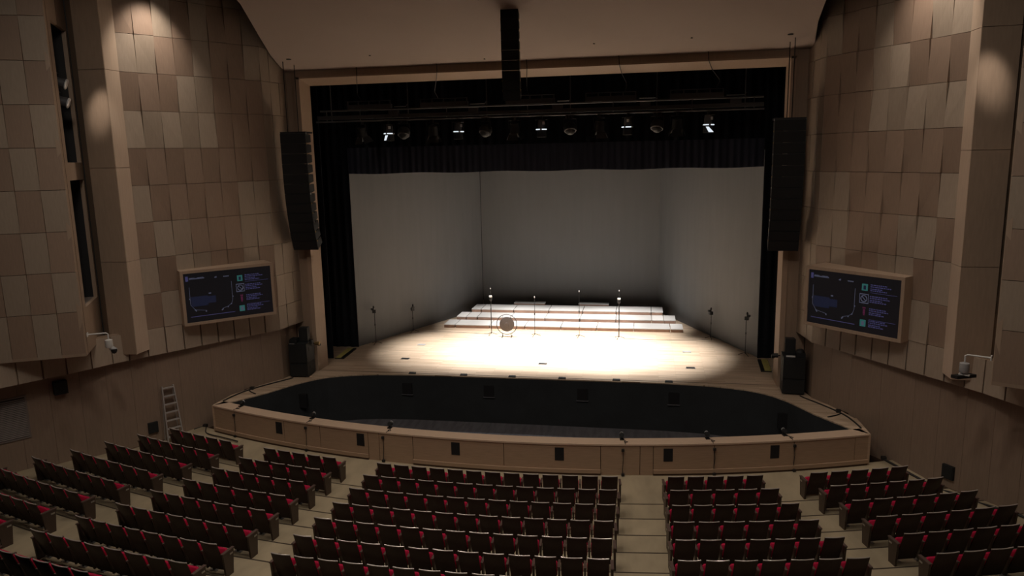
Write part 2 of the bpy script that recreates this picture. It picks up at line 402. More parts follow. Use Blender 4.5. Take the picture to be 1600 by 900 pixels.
    for p, q in zip(LW[:-1], LW[1:]):
        n = max(1, round(math.dist(p, q) / .95))
        for i in range(n): pts.append((p[0] + (q[0] - p[0]) * i / n, p[1] + (q[1] - p[1]) * i / n))
    pts.append(LW[-1])
    for p, q in zip(pts[:-1], pts[1:]):
        tile(p, q, 0.0 if p[1] > -3.5 else -1.35, 2.25, [0, 0, 0, 0], s, lw, LOWW, th=.03, gap=.003, gz=.0)
    # soffit under the tile wall
    m = M()
    W2 = [(9.59, -.75), (9.82, -2.33)] + list(reversed(MAIN))[1:] + BASE[1:]
    for a, b in zip(W2[:-1], W2[1:]):
        va, vb = mx(a, s), mx(b, s); ca, cb = (va[0] + s * .9, va[1] + .35), (vb[0] + s * .9, vb[1] + .35)
        m.add([(*va, 2.07), (*vb, 2.07), (*cb, 2.07), (*ca, 2.07)], [(0, 1, 2, 3)])
    struct('soffit', m, WOOD, parent=wl)
    struct('wall_%s_back' % side, M().box(*sorted((s * 17.2, s * 17.4)), -24, -12.6, -1.9, 15.4), WOOD, 'plain side wall of the hall behind the bay on the %s' % side, cat='wall')

# ------------------------------------------------------------------ proscenium
tr = struct('trim_1', M().box(-9.0, 9.0, -.9, 0, 11.95, 12.3), WOOD, 'pale wooden frame around the stage opening', cat='frame')
for s in (-1, 1):
    struct('jamb', M().prism([mx(p, s) for p in ((9.0, 0), (9.0, -.93), (9.18, -.93), (9.18, 0))][::-s], 0, 11.62), WOODL, parent=tr)
m = M(); m.hexa([(-9.0, -.93, 11.64), (9.0, -.93, 11.64), (9.0, 0, 11.45), (-9.0, 0, 11.45), (-9.0, -.93, 11.70), (9.0, -.93, 11.70), (9.0, 0, 11.70), (-9.0, 0, 11.70)])
struct('head', m, WOODL, parent=tr)
struct('fascia', M().box(-9.2, 9.2, -.90, -.1, 11.70, 11.95), WOOD, parent=tr)
wf = struct('wall_front', M().box(-9.9, -9.18, -.80, -.4, 0, 12.2), WOOD, 'narrow wooden wall strips either side of the stage frame', cat='wall')
struct('panel', M().box(9.18, 9.9, -.80, -.4, 0, 12.2), WOOD, parent=wf)
# ceiling plate over the front of the hall
cz = lambda y: 11.93 + .2 * (-.87 - y)
CP = [(-9.6, -.85), (-9.2, -2.6), (-8.55, -4.6), (-7.75, -7.0), (-7.2, -10.5), (-8.5, -14), (-10.5, -25), (10.5, -25), (9.6, -14), (9.2, -10.5), (9.0, -7.0), (9.22, -4.4), (9.33, -3.2), (9.62, -1.5), (9.65, -.85)]
m = M(); n_ = len(CP)
m.add([(x, y, cz(y)) for x, y in CP] + [(x, y, cz(y) + .15) for x, y in CP], [tuple(range(n_)), tuple(reversed(range(n_, 2 * n_)))] + [(i, (i + 1) % n_, n_ + (i + 1) % n_, n_ + i) for i in range(n_)])
ce = struct('ceiling', m, PLASTER, 'smooth brownish sloping ceiling above the stage opening', cat='ceiling')
for x, y in ((-8.72, -2.2), (8.7, -2.28)):
    struct('cable_hole', M().lathe([(.09, 0), (.09, .03)], 10, (x, y, cz(y) - .02)), CABLE, parent=ce)
for x, y in ((-5.6, -2.2), (5.6, -2.4), (-1.6, -1.3), (2.4, -2.3)):
    struct('ceiling_detector', M().lathe([(.035, 0), (.035, .03)], 8, (x, y, cz(y) - .02)), CABLE, parent=ce)
struct('ceiling_upper', M().box(-18, 18, -25, -.4, 15.4, 15.6), BLACKW, 'dark void above the ceiling plate', cat='ceiling')
# stage house
sh = struct('wall_backstage', M().box(-15, 15, 14.8, 15, -.1, 16), BLACKW, 'black back wall of the stage house', cat='wall')
struct('wall_backstage_left', M().box(-15, -14.8, -.4, 15, -.1, 16), BLACKW, 'black side wall of the stage house behind the left wing curtain', cat='wall')
struct('wall_backstage_right', M().box(14.8, 15, -.4, 15, -.1, 16), BLACKW, 'black side wall of the stage house behind the right wing curtain', cat='wall')
struct('ceiling_stage', M().box(-15, 15, 0, 15, 16, 16.2), BLACKW, 'black roof of the stage house', cat='ceiling')
struct('wall_front_upper', M().box(-15, 15, -.1, .02, 11.72, 16), BLACKW, 'black inner face of the wall above the stage opening', cat='wall')
for s, side in ((-1, 'left'), (1, 'right')):
    struct('wall_front_inner_' + side, M().box(*sorted((s * 9.18, s * 15)), -.35, -.05, 0, 12), BLACKW, 'black inner wall beside the stage opening on the ' + side, cat='wall')

# ------------------------------------------------------------------ stage curtains
def cloth(p, q, z0, z1, amp, wave, thick=.03, seed=0, hem=0.0):
    """hanging cloth from plan point p to q with vertical folds"""
    rnd = random.Random(seed); P0, Q0 = Vector(p), Vector(q); d = Q0 - P0; L = d.length; d.normalize(); nn = Vector((-d.y, d.x))
    n = max(4, int(L / wave * 6)); m = M(); ph = [rnd.uniform(0, 6) for _ in range(4)]
    cols = []
    for i in range(n + 1):
        t = i / n; xx = t * L
        o = amp * (math.sin(2 * PI * xx / wave + ph[0]) * .6 + math.sin(2 * PI * xx / (wave * 2.3) + ph[1]) * .4)
        cols.append((P0 + d * xx + nn * o, hem * math.sin(xx * 1.7 + ph[2])))
    vs = []
    for side in (0, thick):
        for c, h in cols:
            b = c + nn * side
            vs += [(b.x, b.y, z0 + h), (b.x, b.y, z1)]
    k = 2 * (n + 1); fs = []
    for i in range(n):
        fs += [(2 * i, 2 * i + 2, 2 * i + 3, 2 * i + 1), (k + 2 * i, k + 2 * i + 1, k + 2 * i + 3, k + 2 * i + 2),
               (2 * i, k + 2 * i, k + 2 * i + 2, 2 * i + 2), (2 * i + 1, 2 * i + 3, k + 2 * i + 3, k + 2 * i + 1)]
    fs += [(0, 1, k + 1, k), (2 * n, k + 2 * n, k + 2 * n + 1, 2 * n + 1)]
    return m.add(vs, fs)
def drape(name, label, cat, *a, mt=None, group=None, **kw):
    o = obj(name, cloth(*a, **kw), mt, None, True); return tag(o, label, cat, group)
drape('backdrop', 'plain grey cloth backdrop behind the white risers', 'backdrop', (-4.92, 12.1), (4.92, 12.1), 0.0, 8.6, .006, 1.2, mt=CYC, seed=1)
drape('side_drape', 'grey cloth wall slanting along the left side of the stage', 'drape', (-8.87, 3.1), (-4.94, 12.05), 0.0, 8.6, .010, .9, mt=CYC, seed=2)
drape('side_drape', 'grey cloth wall slanting along the right side of the stage', 'drape', (8.87, 3.1), (4.94, 12.05), 0.0, 8.6, .010, .9, mt=CYC, seed=3)
drape('border_curtain', 'dark pleated border curtain across the top of the grey stage walls', 'curtain', (-8.80, 2.88), (8.80, 2.88), 7.92, 9.05, .03, .28, mt=BORDER, seed=4, hem=.02)
drape('border_curtain', 'black border curtain hung above and in front of the spotlights row', 'curtain', (-10.2, 3.3), (10.2, 3.3), 8.9, 14.5, .06, .4, mt=VELVET, seed=5)
for s, side in ((-1, 'left'), (1, 'right')):
    drape('leg_curtain', 'tall black wing curtain beside the grey stage wall on the ' + side, 'curtain', (s * 10.6, 2.95), (s * 8.84, 3.02), 0.0, 12, .05, .35, mt=VELVET, seed=6 + s)
    drape('leg_curtain', 'narrow black wing curtain just inside the stage frame on the ' + side, 'curtain', (s * 10.6, .95), (s * 9.2, .98), 0.0, 12, .05, .35, mt=VELVET, seed=9 + s)
    y = thing('cable_ramp', 'yellow-topped floor strip lying between the black wing curtains on the ' + side, 'ramp', (s * 8.95, 1.75, 0), -s * .06)
    obj('ramp_body', M().box(-.2, .2, -.85, .85, 0, .05), DARKM, y)
    obj('yellow_top', M().box(*sorted((s * .19, -s * .06)), -.84, .84, .05, .058), YEL, y)

# ------------------------------------------------------------------ seats
PB = .556
def shell_mesh():
    m = M(); nu = 8; prof = [(-.063, .10), (-.190, .50), (-.300, .835), (-.302, .853), (-.290, .862), (-.276, .853), (-.274, .835), (-.165, .50), (-.038, .10)]
    n = len(prof)
    for i in range(nu + 1):
        u = -1 + 2 * i / nu
        for y, z in prof:
            k = min(1, max(0, (z - .17) / .4))
            m.v.append((u * (.215 + .010 * k), y - .028 * (1 - u * u) * k, z))
    for i in range(nu):
        for j in range(n):
            m.f.append((i * n + j, (i + 1) * n + j, (i + 1) * n + (j + 1) % n, i * n + (j + 1) % n))
    m.f.append(tuple(range(n))); m.f.append(tuple(nu * n + j for j in reversed(range(n))))
    return m
def pad(pts, hw, r=.03):
    """soft cushion: side outline pts (y, z), half width hw, edges rounded"""
    m = M(); n = len(pts); cy = sum(p[0] for p in pts) / n; cz_ = sum(p[1] for p in pts) / n
    for x, k in ((-hw, .82), (-hw + r, 1), (hw - r, 1), (hw, .82)):
        for y, z in pts: m.v.append((x, cy + (y - cy) * k, cz_ + (z - cz_) * k))
    for i in range(3):
        for j in range(n): m.f.append((i * n + j, (i + 1) * n + j, (i + 1) * n + (j + 1) % n, i * n + (j + 1) % n))
    m.f.append(tuple(range(n))); m.f.append(tuple(3 * n + j for j in reversed(range(n))))
    return m
sm_shell = shell_mesh().mesh('back_shell', SEATW, True)
sm_back = pad([(-.145, .34), (-.10, .36), (-.215, .76), (-.235, .785), (-.255, .78)], .19).mesh('back_cushion', RED, True)
sm_seat = pad([(-.065, .27), (-.085, .31), (-.055, .555), (-.025, .595), (.03, .60), (.06, .56), (.01, .27)], .232).mesh('seat_cushion', RED, True)
sm_pan = M().hexa([(-.205, .0, .29), (.205, .0, .29), (.205, .03, .29), (-.205, .03, .29), (-.205, .04, .54), (.205, .04, .54), (.205, .068, .54), (-.205, .068, .54)]).mesh('seat_pan', SEATW)
sm_arm = M().prism([(-.026, -.22), (.026, -.22), (.026, .07), (.016, .10), (-.016, .10), (-.026, .07)], .555, .585).mesh('armrest', SEATA)
sm_sup = M().hexa([(-.018, -.10, .10), (.018, -.10, .10), (.018, .0, .10), (-.018, .0, .10), (-.018, -.20, .555), (.018, -.20, .555), (.018, .06, .555), (-.018, .06, .555)]).mesh('arm_support', SEATE)
sm_end = M().hexa([(-.024, -.18, 0), (.024, -.18, 0), (.024, .06, 0), (-.024, .06, 0), (-.024, -.23, .575), (.024, -.23, .575), (.024, .12, .575), (-.024, .12, .575)]).mesh('end_panel', SEATE)
sm_cap = M().prism([(-.034, -.25), (.034, -.25), (.034, .135), (-.034, .135)], .575, .60).mesh('armrest', SEATA)
sm_plate = M().box(-.004, .004, -.02, .08, .47, .51).mesh('row_plate', STEEL)
sm_leg = M().box(-.025, .025, .0, .07, .01, .20).mesh('leg', DARKM)
sm_foot = M().box(-.10, .10, -.03, .10, 0, .015).mesh('foot_plate', STEEL)
sm_highlight = M().tube([(-.226 + .0565 * i, -.288 - .028 * (1 - (i / 4 - 1) ** 2), .862) for i in range(9)], .014, 8).mesh('top_highlight', HIGHLIGHT, True)
def make_seat(kind):
    t = thing('auditorium_seat', 'seat', 'seat')
    c = obj('back_shell', sm_shell, None, t); obj('top_highlight', sm_highlight, None, c); obj('back_cushion', sm_back, None, t)
    c = obj('seat_cushion', sm_seat, None, t); obj('seat_pan', sm_pan, None, c)
    def end(x, sg):
        e = obj('end_panel', sm_end, None, t); e.location.x = x
        a = obj('armrest', sm_cap, None, t); a.location.x = x
        p = obj('row_plate', sm_plate, None, e); p.location.x = sg * .026
    if kind == 'first': end(-PB / 2 - .02, -1)
    else:
        a = obj('armrest', sm_arm, None, t); a.location.x = -PB / 2
        b = obj('arm_support', sm_sup, None, t); b.location.x = -PB / 2
    if kind == 'last': end(PB / 2 + .02, 1)
    l = obj('leg', sm_leg, None, t); l.location.x = -PB / 2 + .09
    f = obj('foot_plate', sm_foot, None, l)
    return t
PROTO = {}
# block: (row -> (seat count, left angle, right angle))  angles of the outer seat-back edges about the rows' common centre
ROWS = {
 'middle': {1: (13, -5.92, 5.81), 2: (13, -5.80, 5.65), 3: (13, -5.64, 5.51), 4: (13, -5.53, 5.35), 5: (13, -5.43, 5.24), 6: (13, -5.33, 5.09), 7: (13, -5.21, 4.97)},
 'centre-right': {1: (5, 8.10, 12.47), 2: (5, 7.92, 12.55), 3: (6, 7.72, 12.71), 4: (6, 7.52, 12.77), 5: (7, 7.33, 12.94), 6: (7, 7.16, 12.98)},
 'far-right': {1: (5, 14.71, 19.52), 2: (6, 14.78, 19.99), 3: (6, 14.84, 20.25), 4: (6, 14.91, 20.56), 5: (7, 14.98, 20.95), 6: (7, 15.09, 21.2), 7: (8, 15.2, 21.6)},
 'centre-left': {1: (5, -12.62, -8.23), 2: (5, -12.71, -8.05), 3: (6, -12.82, -7.86), 4: (6, -12.91, -7.66), 5: (7, -13.01, -7.49), 6: (7, -13.07, -7.33), 7: (8, -13.23, -7.17), 8: (8, -13.40, -7.06), 9: (9, -13.5, -6.95)},
 'far-left': {1: (5, -19.75, -14.90), 2: (6, -20.15, -14.90), 3: (6, -20.43, -14.99), 4: (6, -20.62, -15.04), 5: (7, -20.91, -15.14), 6: (7, -21.2, -15.2), 7: (8, -21.6, -15.32), 8: (8, -21.9, -15.45)},
}
SKIP = {('far-right', 7): (0, 4), ('centre-left', 9): (6, 9), ('far-left', 8): (0, 6), ('far-left', 7): (0, 2), ('far-right', 6): (6, 7)}
for blk, rows in ROWS.items():
    for r, (n, a0, a1) in rows.items():
        R = R1 + (r - 1); wid = math.radians(a1 - a0) * R; p = wid / (n - .18)
        sk = SKIP.get((blk, r), (99, 99))
        for i in range(n):
            if sk[0] <= i < sk[1]: continue
            th = math.radians(a0) + (.41 + i) * p / R
            kind = 'first' if i == 0 else 'last' if i == n - 1 else 'mid'
            Rs = R - .30
            loc = (Rs * math.sin(th), CY - Rs * math.cos(th), ZF[r - 1])
            if blk in ('far-left', 'centre-left'): k, frm = n - i, 'right'
            else: k, frm = i + 1, 'left'
            lab = 'dark-backed red seat, %s from %s, row %s from the stage, %s block' % (ORD[k], frm, ['', 'one', 'two', 'three', 'four', 'five', 'six', 'seven', 'eight', 'nine'][r], blk)
            if kind not in PROTO:
                o = PROTO[kind] = make_seat(kind); o.location = loc; o.rotation_euler = (0, 0, th)
            else: o = dup(PROTO[kind], loc, th)
            o.scale = (p / PB, 1, 1)
            o['label'] = lab; o['group'] = 'seats in the %s block' % blk

# ------------------------------------------------------------------ risers on the stage
def riser(x0, x1, y0, y1, z0, z1, label):
    t = thing('stage_riser', label, 'riser', ((x0 + x1) / 2, (y0 + y1) / 2, z0), 0, 'white topped risers on the stage')
    hx, hy, h = (x1 - x0) / 2 - .014, (y1 - y0) / 2 - .004, z1 - z0
    obj('deck_top', M().box(-hx, hx, -hy - .01, hy, h - .035, h), RISW, t)
    obj('front_skirt', M().box(-hx + .01, hx - .01, -hy, -hy + .03, 0, h - .035), RISB, t)
    obj('frame', M().box(-hx + .02, hx - .02, -hy + .03, hy, max(0, h - .1), h - .035).box(-hx + .02, -hx + .06, -hy + .03, hy - .02, 0, h - .1).box(hx - .06, hx - .02, -hy + .03, hy - .02, 0, h - .1), RISB, t)
for lev, (xs, y0, y1, z) in enumerate((([-5.94, -5.34, -3.54, -1.74, .07, 1.85, 3.65, 5.4, 6.02], 7.2, 8.38, .17), ([-5.57, -5.04, -4.45, -2.67, -.88, .92, 2.73, 4.51, 5.10, 5.70], 8.4, 9.56, .335), ([-5.04, -4.5, -2.72, -.84, .96, 2.70, 4.49, 5.10], 9.58, 10.9, .50))):
    for i, (a, b) in enumerate(zip(xs[:-1], xs[1:])):
        riser(a, b, y0, y1, 0, z, 'white topped stage riser, %s from the left in the %s step' % (ORD[i + 1], ('lowest', 'middle', 'highest')[lev]))
riser(-2.95, -1.2, 10.92, 11.4, 0, .60, 'narrow grey topped riser behind the highest step, the one left of the centre')
riser(.6, 2.27, 10.92, 11.4, 0, .60, 'narrow grey topped riser behind the highest step, the one right of the centre')

# ------------------------------------------------------------------ microphone stands and gong
def mic_stand(x, y, h, label, kind, rz=0):
    t = thing('microphone_stand', label, 'stand', (x, y, 0), rz, 'microphone stands on the stage')
    obj('pole', M().tube([(0, 0, .06), (0, 0, h)], {'can': .022, 'thin': .012}.get(kind, .016), 6), DARKM, t)
    for a in (0.2, 2.3, 4.4):
        obj('leg', M().tube([(0, 0, .12), (.28 * math.cos(a), .28 * math.sin(a), .015)], .012, 5), DARKM, t)
    obj('clutch', M().lathe([(.026, 0), (.03, .04), (.026, .09)], 8, (0, 0, h * .55)), DARKM, t)
    if kind == 'can':
        c = obj('can_head', M().lathe([(.05, 0), (.075, .03), (.075, .17)], 12, (0, 0, h - .55)), DARKM, t)
        obj('bright_cap', M().lathe([(.078, 0), (.078, .06), (.06, .075)], 12, (0, 0, h - .38)), WHITE, c)
        obj('microphone', M().lathe([(.012, 0), (.03, .05), (.02, .09)], 8, (0, 0, h - .02)), GREYP, t)
    elif kind == 'thin':
        obj('microphone', M().lathe([(.012, 0), (.035, .05), (.02, .09)], 8, (0, 0, h - .02)), GREYP, t)
    else:
        obj('boom', M().tube([(.02, 0, h - .12), (-.14, -.06, h + .06)], .012, 6), DARKM, t)
        c = obj('clip_head', M().box(-.10, .06, -.07, .07, h - .12, h + .02).box(-.16, -.02, -.05, .05, h + .02, h + .10), SPK, t)
        obj('microphone', M().lathe([(.02, 0), (.045, .04), (.03, .12)], 8, (-.03, -.02, h + .09)), DARKM, t)
mic_stand(-8.22, 3.6, 1.62, 'dark stand with a black head by the grey wall, front one on the left', 'boom', .3)
mic_stand(-7.2, 6.1, 1.22, 'dark stand with a black head by the grey wall, rear one on the left', 'boom', 2.2)
mic_stand(7.2, 6.1, 1.28, 'dark stand with a black head by the grey wall, rear one on the right', 'boom', .4)
mic_stand(8.40, 3.36, 1.66, 'dark stand with a black head by the grey wall, front one on the right', 'boom', 2.8)
mic_stand(-3.17, 5.93, 2.25, 'black stand with a white capped can head, beside the gong', 'can')
mic_stand(2.99, 5.76, 2.25, 'black stand with a white capped can head, alone right of the stage centre', 'can')
mic_stand(-1.02, 5.87, 1.88, 'thin tall microphone stand just right of the gong', 'thin')
mic_stand(1.12, 5.82, 2.2, 'thin tall microphone stand right of the stage centre', 'thin')
g = thing('gong', 'round bronze gong in a hoop stand in front of the risers', 'gong', (-2.33, 5.55, 0), .06)
m = M(); prof = [(.02, -.07), (.09, -.065), (.10, -.035), (.30, -.02), (.35, .0), (.36, .05), (.345, .05)]
n = 28; vs = []
for r_, h in prof:
    for j in range(n): a = 2 * PI * j / n; vs.append((r_ * math.cos(a), h, .62 + r_ * math.sin(a)))
m.add(vs, [(i * n + j, i * n + (j + 1) % n, (i + 1) * n + (j + 1) % n, (i + 1) * n + j) for i in range(len(prof) - 1) for j in range(n)] + [tuple(range(n)), tuple((len(prof) - 1) * n + j for j in range(n))])
obj('disc', m, GONG, g, True)
obj('hoop', M().tube([(.49 * math.cos(2 * PI * j / 32), 0, .62 + .49 * math.sin(2 * PI * j / 32)) for j in range(33)], .016, 6), DARKM, g)
for s in (-1, 1):
    obj('cord', M().tube([(s * .17, 0, .92), (s * .2, 0, 1.06)], .006, 5), CABLE, g)
    obj('leg', M().tube([(s * .2, 0, .18), (s * .22, -.02, .02)], .016, 6), DARKM, g)
    obj('foot', M().tube([(s * .22, -.25, .02), (s * .22, .25, .02)], .02, 6), DARKM, g)

# small plates and connection boxes on the stage floor
for i, (x, y, mt, lab) in enumerate(((-6.02, 1.27, DARKM, 'dark metal floor plate near the stage front on the left'), (.02, 1.12, DARKM, 'dark metal floor plate in the middle of the bright pool'), (6.02, 1.16, DARKM, 'dark metal floor plate near the stage front on the right'), (-6.03, 3.7, GREYP, 'pale grey floor plate further back on the left of the stage'), (6.0, 3.69, GREYP, 'pale grey floor plate further back on the right of the stage'))):
    t = thing('floor_plate', lab, 'plate', (x, y, 0), 0, 'floor plates on the stage')
    obj('frame', M().box(-.19, .19, -.13, .13, 0, .006), STEEL, t); obj('lid', M().box(-.17, .17, -.11, .11, .006, .014), mt, t)
for i, x in enumerate((-5.01, -2.88, -.92, 1.05, 3.14, 5.11)):
    t = thing('footlight', 'low dark footlight on the stage edge, %s from the left' % ORD[i + 1], 'footlight', (x, -.86, 0), 0, 'footlights along the stage edge')
    obj('housing', M().hexa([(-.15, -.06, 0), (.15, -.06, 0), (.15, .07, 0), (-.15, .07, 0), (-.13, -.04, .04), (.13, -.04, .04), (.13, .05, .06), (-.13, .05, .06)]), SPK, t)
    obj('lens_strip', M().box(-.12, .12, .05, .074, .02, .045), GREYP, t)
# small camera units on the pit coping, each with a coiled lead down the pit wall
for i, (ad, jl) in enumerate(((-18.5, -18.35), (-12.55, -12.5), (-7.1, -7.2), (6.55, 6.55), (11.3, 11.5), (15.7, 15.94))):
    a = math.radians(ad); R = PRI + .1
    t = thing('rim_light', 'small clip-on lamp on the pit coping, %s from the left' % ORD[i + 1], 'lamp', (R * math.sin(a), PCY - R * math.cos(a), 0), a, 'lamps along the pit coping')
    obj('clamp', M().box(-.06, .06, -.08, .06, 0, .03), DARKM, t)
    h = obj('lamp_head', M().lathe([(.05, -.09), (.07, -.03), (.07, .07), (.06, .09)], 10).xf(Matrix.Translation((0, .04, .12)) @ Matrix.Rotation(1.2, 4, 'X')), SPK, t)
    obj('reflector', M().lathe([(.055, .085), (.055, .10)], 10).xf(Matrix.Translation((0, .04, .12)) @ Matrix.Rotation(-1.2, 4, 'X')), CHROME, h)
    obj('lead', M().tube([(.02, -.05, .03), (.10, -.16, .015), (.16, -.24, .02), (.09, -.30, .02), (.05, -.24, .02), (.08, -.17, .02), (.07, -.40, .01)], .009, 5), CABLE, t)
    b = math.radians(jl); q = lambda RR, z: (RR * math.sin(b), PCY - RR * math.cos(b), z)
    c = thing('drop_cable', 'thin dark cable down the pit wall under coping lamp %s from the left' % ORD[i + 1], 'cable', q(PRO + .03, -.98), b, 'cables down the pit wall')
    obj('wire', M().tube([(0, 0, .80), (.015, -.005, .5), (-.01, 0, .2), (0, -.02, .03)], .010, 5), CABLE, c)
    obj('plug', M().box(-.04, .04, -.03, .02, .76, .84), CABLE, c); obj('plug', M().box(-.045, .045, -.06, .01, 0, .07), CABLE, c)

# ------------------------------------------------------------------ stage rig in front of the opening
rig = thing('lighting_batten', 'dark pipe lighting batten hung across the top of the stage opening', 'batten', (0, .9, 10.08))
obj('pipe', M().tube([(-9.14, .2, .45), (8.44, .2, .45)], .035, 8), RIGM, rig)
obj('pipe', M().tube([(-9.2, -.1, .0), (8.43, -.1, .0)], .030, 8), RIGM, rig)
obj('cable_tray', M().box(-9.18, 8.43, -.02, .10, .09, .24), RIGB, rig)
for x in (-8.64, -5.34, -2.08, 1.25, 4.55, 7.78):
    obj('hanger', M().tube([(x, .2, .0), (x, .2, 5.6)], .022, 6), RIGM, rig)
for x in (-8.81, -7.36, -3.7, -.42, 2.9, 5.85, 8.09):
    obj('upright', M().tube([(x, .1, 0), (x, .1, .46)], .02, 5), RIGM, rig)
for x0, x1 in ((-7.89, -6.03), (-4.8, -2.84), (-1.3, .64), (1.83, 3.77), (5.03, 7.0)):
    n_ = obj('raceway_box', M().box(x0, x1, .1, .3, .47, .66), RIGB, rig)
    obj('raceway_rail', M().tube([(x0, .1, .79), (x1, .1, .79)], .018, 5), RIGM, rig)
    for k in range(5): obj('rail_post', M().box(x0 + (x1 - x0 - .05) * k / 4, x0 + (x1 - x0 - .05) * k / 4 + .05, .09, .13, .66, .79), RIGB, rig)
for x in (-5.89, -2.57, .76, 4.11, 7.42):
    obj('junction_box', M().box(x - .2, x + .2, -.06, .12, .16, .38), RIGB, rig)
for x0, x1 in ((-5.9, -5.4), (-2.75, -2.15), (.75, 1.2), (3.9, 4.5), (7.1, 7.75)):
    obj('conduit', M().tube([(x0, .12, .54), (x1, .12, .54), (x1 + .06, .15, .62)], .022, 5), RIGM, rig)
def fixture(kind, x, lab, tilt, yaw):
    t = thing('stage_spotlight', lab, 'spotlight', (x, .78, 9.155), yaw, 'spotlights under the batten')
    if kind == 'fresnel':
        mt = Matrix.Translation((0, 0, .45)) @ Matrix.Rotation(tilt, 4, 'X')
        obj('body', M().lathe([(.10, .24), (.17, .20), (.19, .0), (.20, -.16)], 14).xf(mt), SPK, t, True)
        obj('lens', M().lathe([(.17, -.162), (.12, -.18)], 14).xf(mt), GRILL, t)
        for k in range(4):
            a = k * PI / 2
            obj('barn_door', M().hexa([(-.17, .17, -.16), (.17, .17, -.16), (.17, .19, -.16), (-.17, .19, -.16), (-.23, .30, -.40), (.23, .30, -.40), (.23, .315, -.40), (-.23, .315, -.40)]).xf(mt @ Matrix.Rotation(a, 4, 'Z')), SPK, t)
    elif kind == 'profile':
        mt = Matrix.Translation((0, 0, .52)) @ Matrix.Rotation(tilt, 4, 'X')
        obj('body', M().lathe([(.07, .26), (.13, .22), (.15, .02), (.14, -.10)], 14).xf(mt), RIGM, t, True)
        obj('rim_ring', M().lathe([(.20, -.10), (.215, -.13), (.20, -.16), (.15, -.15)], 18).xf(mt), RIGM, t, True)
        for q0, q1 in ((-2.75, -1.75), (-1.4, -.4)):
            obj('light_gap', M().tube([(.215 * math.cos(q0 + (q1 - q0) * k / 5), .215 * math.sin(q0 + (q1 - q0) * k / 5), -.13) for k in range(6)], .022, 5).xf(mt), LAMPLEAK, t)
        if abs(x) > 6: obj('light_gap', M().hexa([(-.03 if x > 0 else -.13, -.215, -.40), (.15 if x > 0 else -.05, -.215, -.40), (.15 if x > 0 else -.05, -.19, -.40), (-.03 if x > 0 else -.13, -.19, -.40), (-.14 if x > 0 else -.07, -.2, -.2), (-.04 if x > 0 else .03, -.2, -.2), (-.04 if x > 0 else .03, -.17, -.2), (-.14 if x > 0 else -.07, -.17, -.2)]).xf(mt), LAMPLEAK, t)
        obj('snoot', M().lathe([(.17, -.16), (.19, -.42)], 16).xf(mt), SPK, t, True)
        obj('lamp_cap', M().box(.05, .13, -.16, -.10, .05, .16).xf(mt), CHROME, t)
    else:
        mt = Matrix.Translation((0, 0, .44)) @ Matrix.Rotation(tilt, 4, 'X')
        obj('body', M().lathe([(.08, .20), (.20, .14), (.26, 0), (.23, -.14), (.13, -.26), (.06, -.30)], 18).xf(mt), SPK, t, True)
        obj('lens_ring', M().lathe([(.225, -.12), (.245, -.14), (.225, -.17)], 18).xf(mt), RIGB, t, True)
        for s in (-1, 1): obj('clamp', M().box(s * .12 - .04, s * .12 + .04, -.06, .06, .76, .893), DARKM, t)
    y = M().tube([(-.24, 0, .46), (-.24, 0, .76), (.24, 0, .76), (.24, 0, .46)], .018, 5)
    obj('yoke', y, DARKM, t)
    obj('hook_clamp', M().box(-.04, .04, -.05, .09, .76, .893), DARKM, t)
FX = [-7.24, -6.06, -5.45, -4.23, -3.2, -2.07, -.92, .15, 1.26, 2.39, 3.46, 4.57, 5.30, 6.43]
KD = ['fresnel', 'profile', 'par', 'fresnel', 'profile', 'par', 'fresnel', 'profile', 'par', 'fresnel', 'profile', 'par', 'fresnel', 'profile']
NM = {'fresnel': 'dark spotlight with barn doors', 'profile': 'spotlight with a shining rim', 'par': 'rounded dark spotlight on two clamps'}
for i, (x, k) in enumerate(zip(FX, KD)):
    fixture(k, x, '%s under the batten, %s lamp from the left' % (NM[k], ORD[i + 1]), (.25, -.05, -.45)[i % 3] if k != 'profile' else (-.35, 0, .3)[i % 3], (i % 5 - 2) * .25)
for i, (x, dx, dz) in enumerate(((-6.62, -.5, 1.12), (-3.48, -.45, 1.25), (-.12, -.2, 1.3), (3.18, .2, 1.1), (6.24, .45, 1.0))):
    c = thing('hanging_cable', 'thin cable hanging from the frame top to the batten, %s from the left' % ORD[i + 1], 'cable', (x + dx, .62, 10.87), 0, 'cables hanging to the batten')
    q = lambda X, Y, Z: (X - x - dx, Y - .62, Z - 10.87)
    obj('wire', M().tube([q(x, -1.0, cz(-1.0)), q(x + .02, -1.04, 11.66), q(x + dx * .4, -.5, 11.42), q(x + dx * 1.15, .42, 11.16), q(x + dx * 1.2, .5, 11.08), q(x + dx, .62, 10.87)], .015, 5), RIGM if i == 1 else DARKM, c)

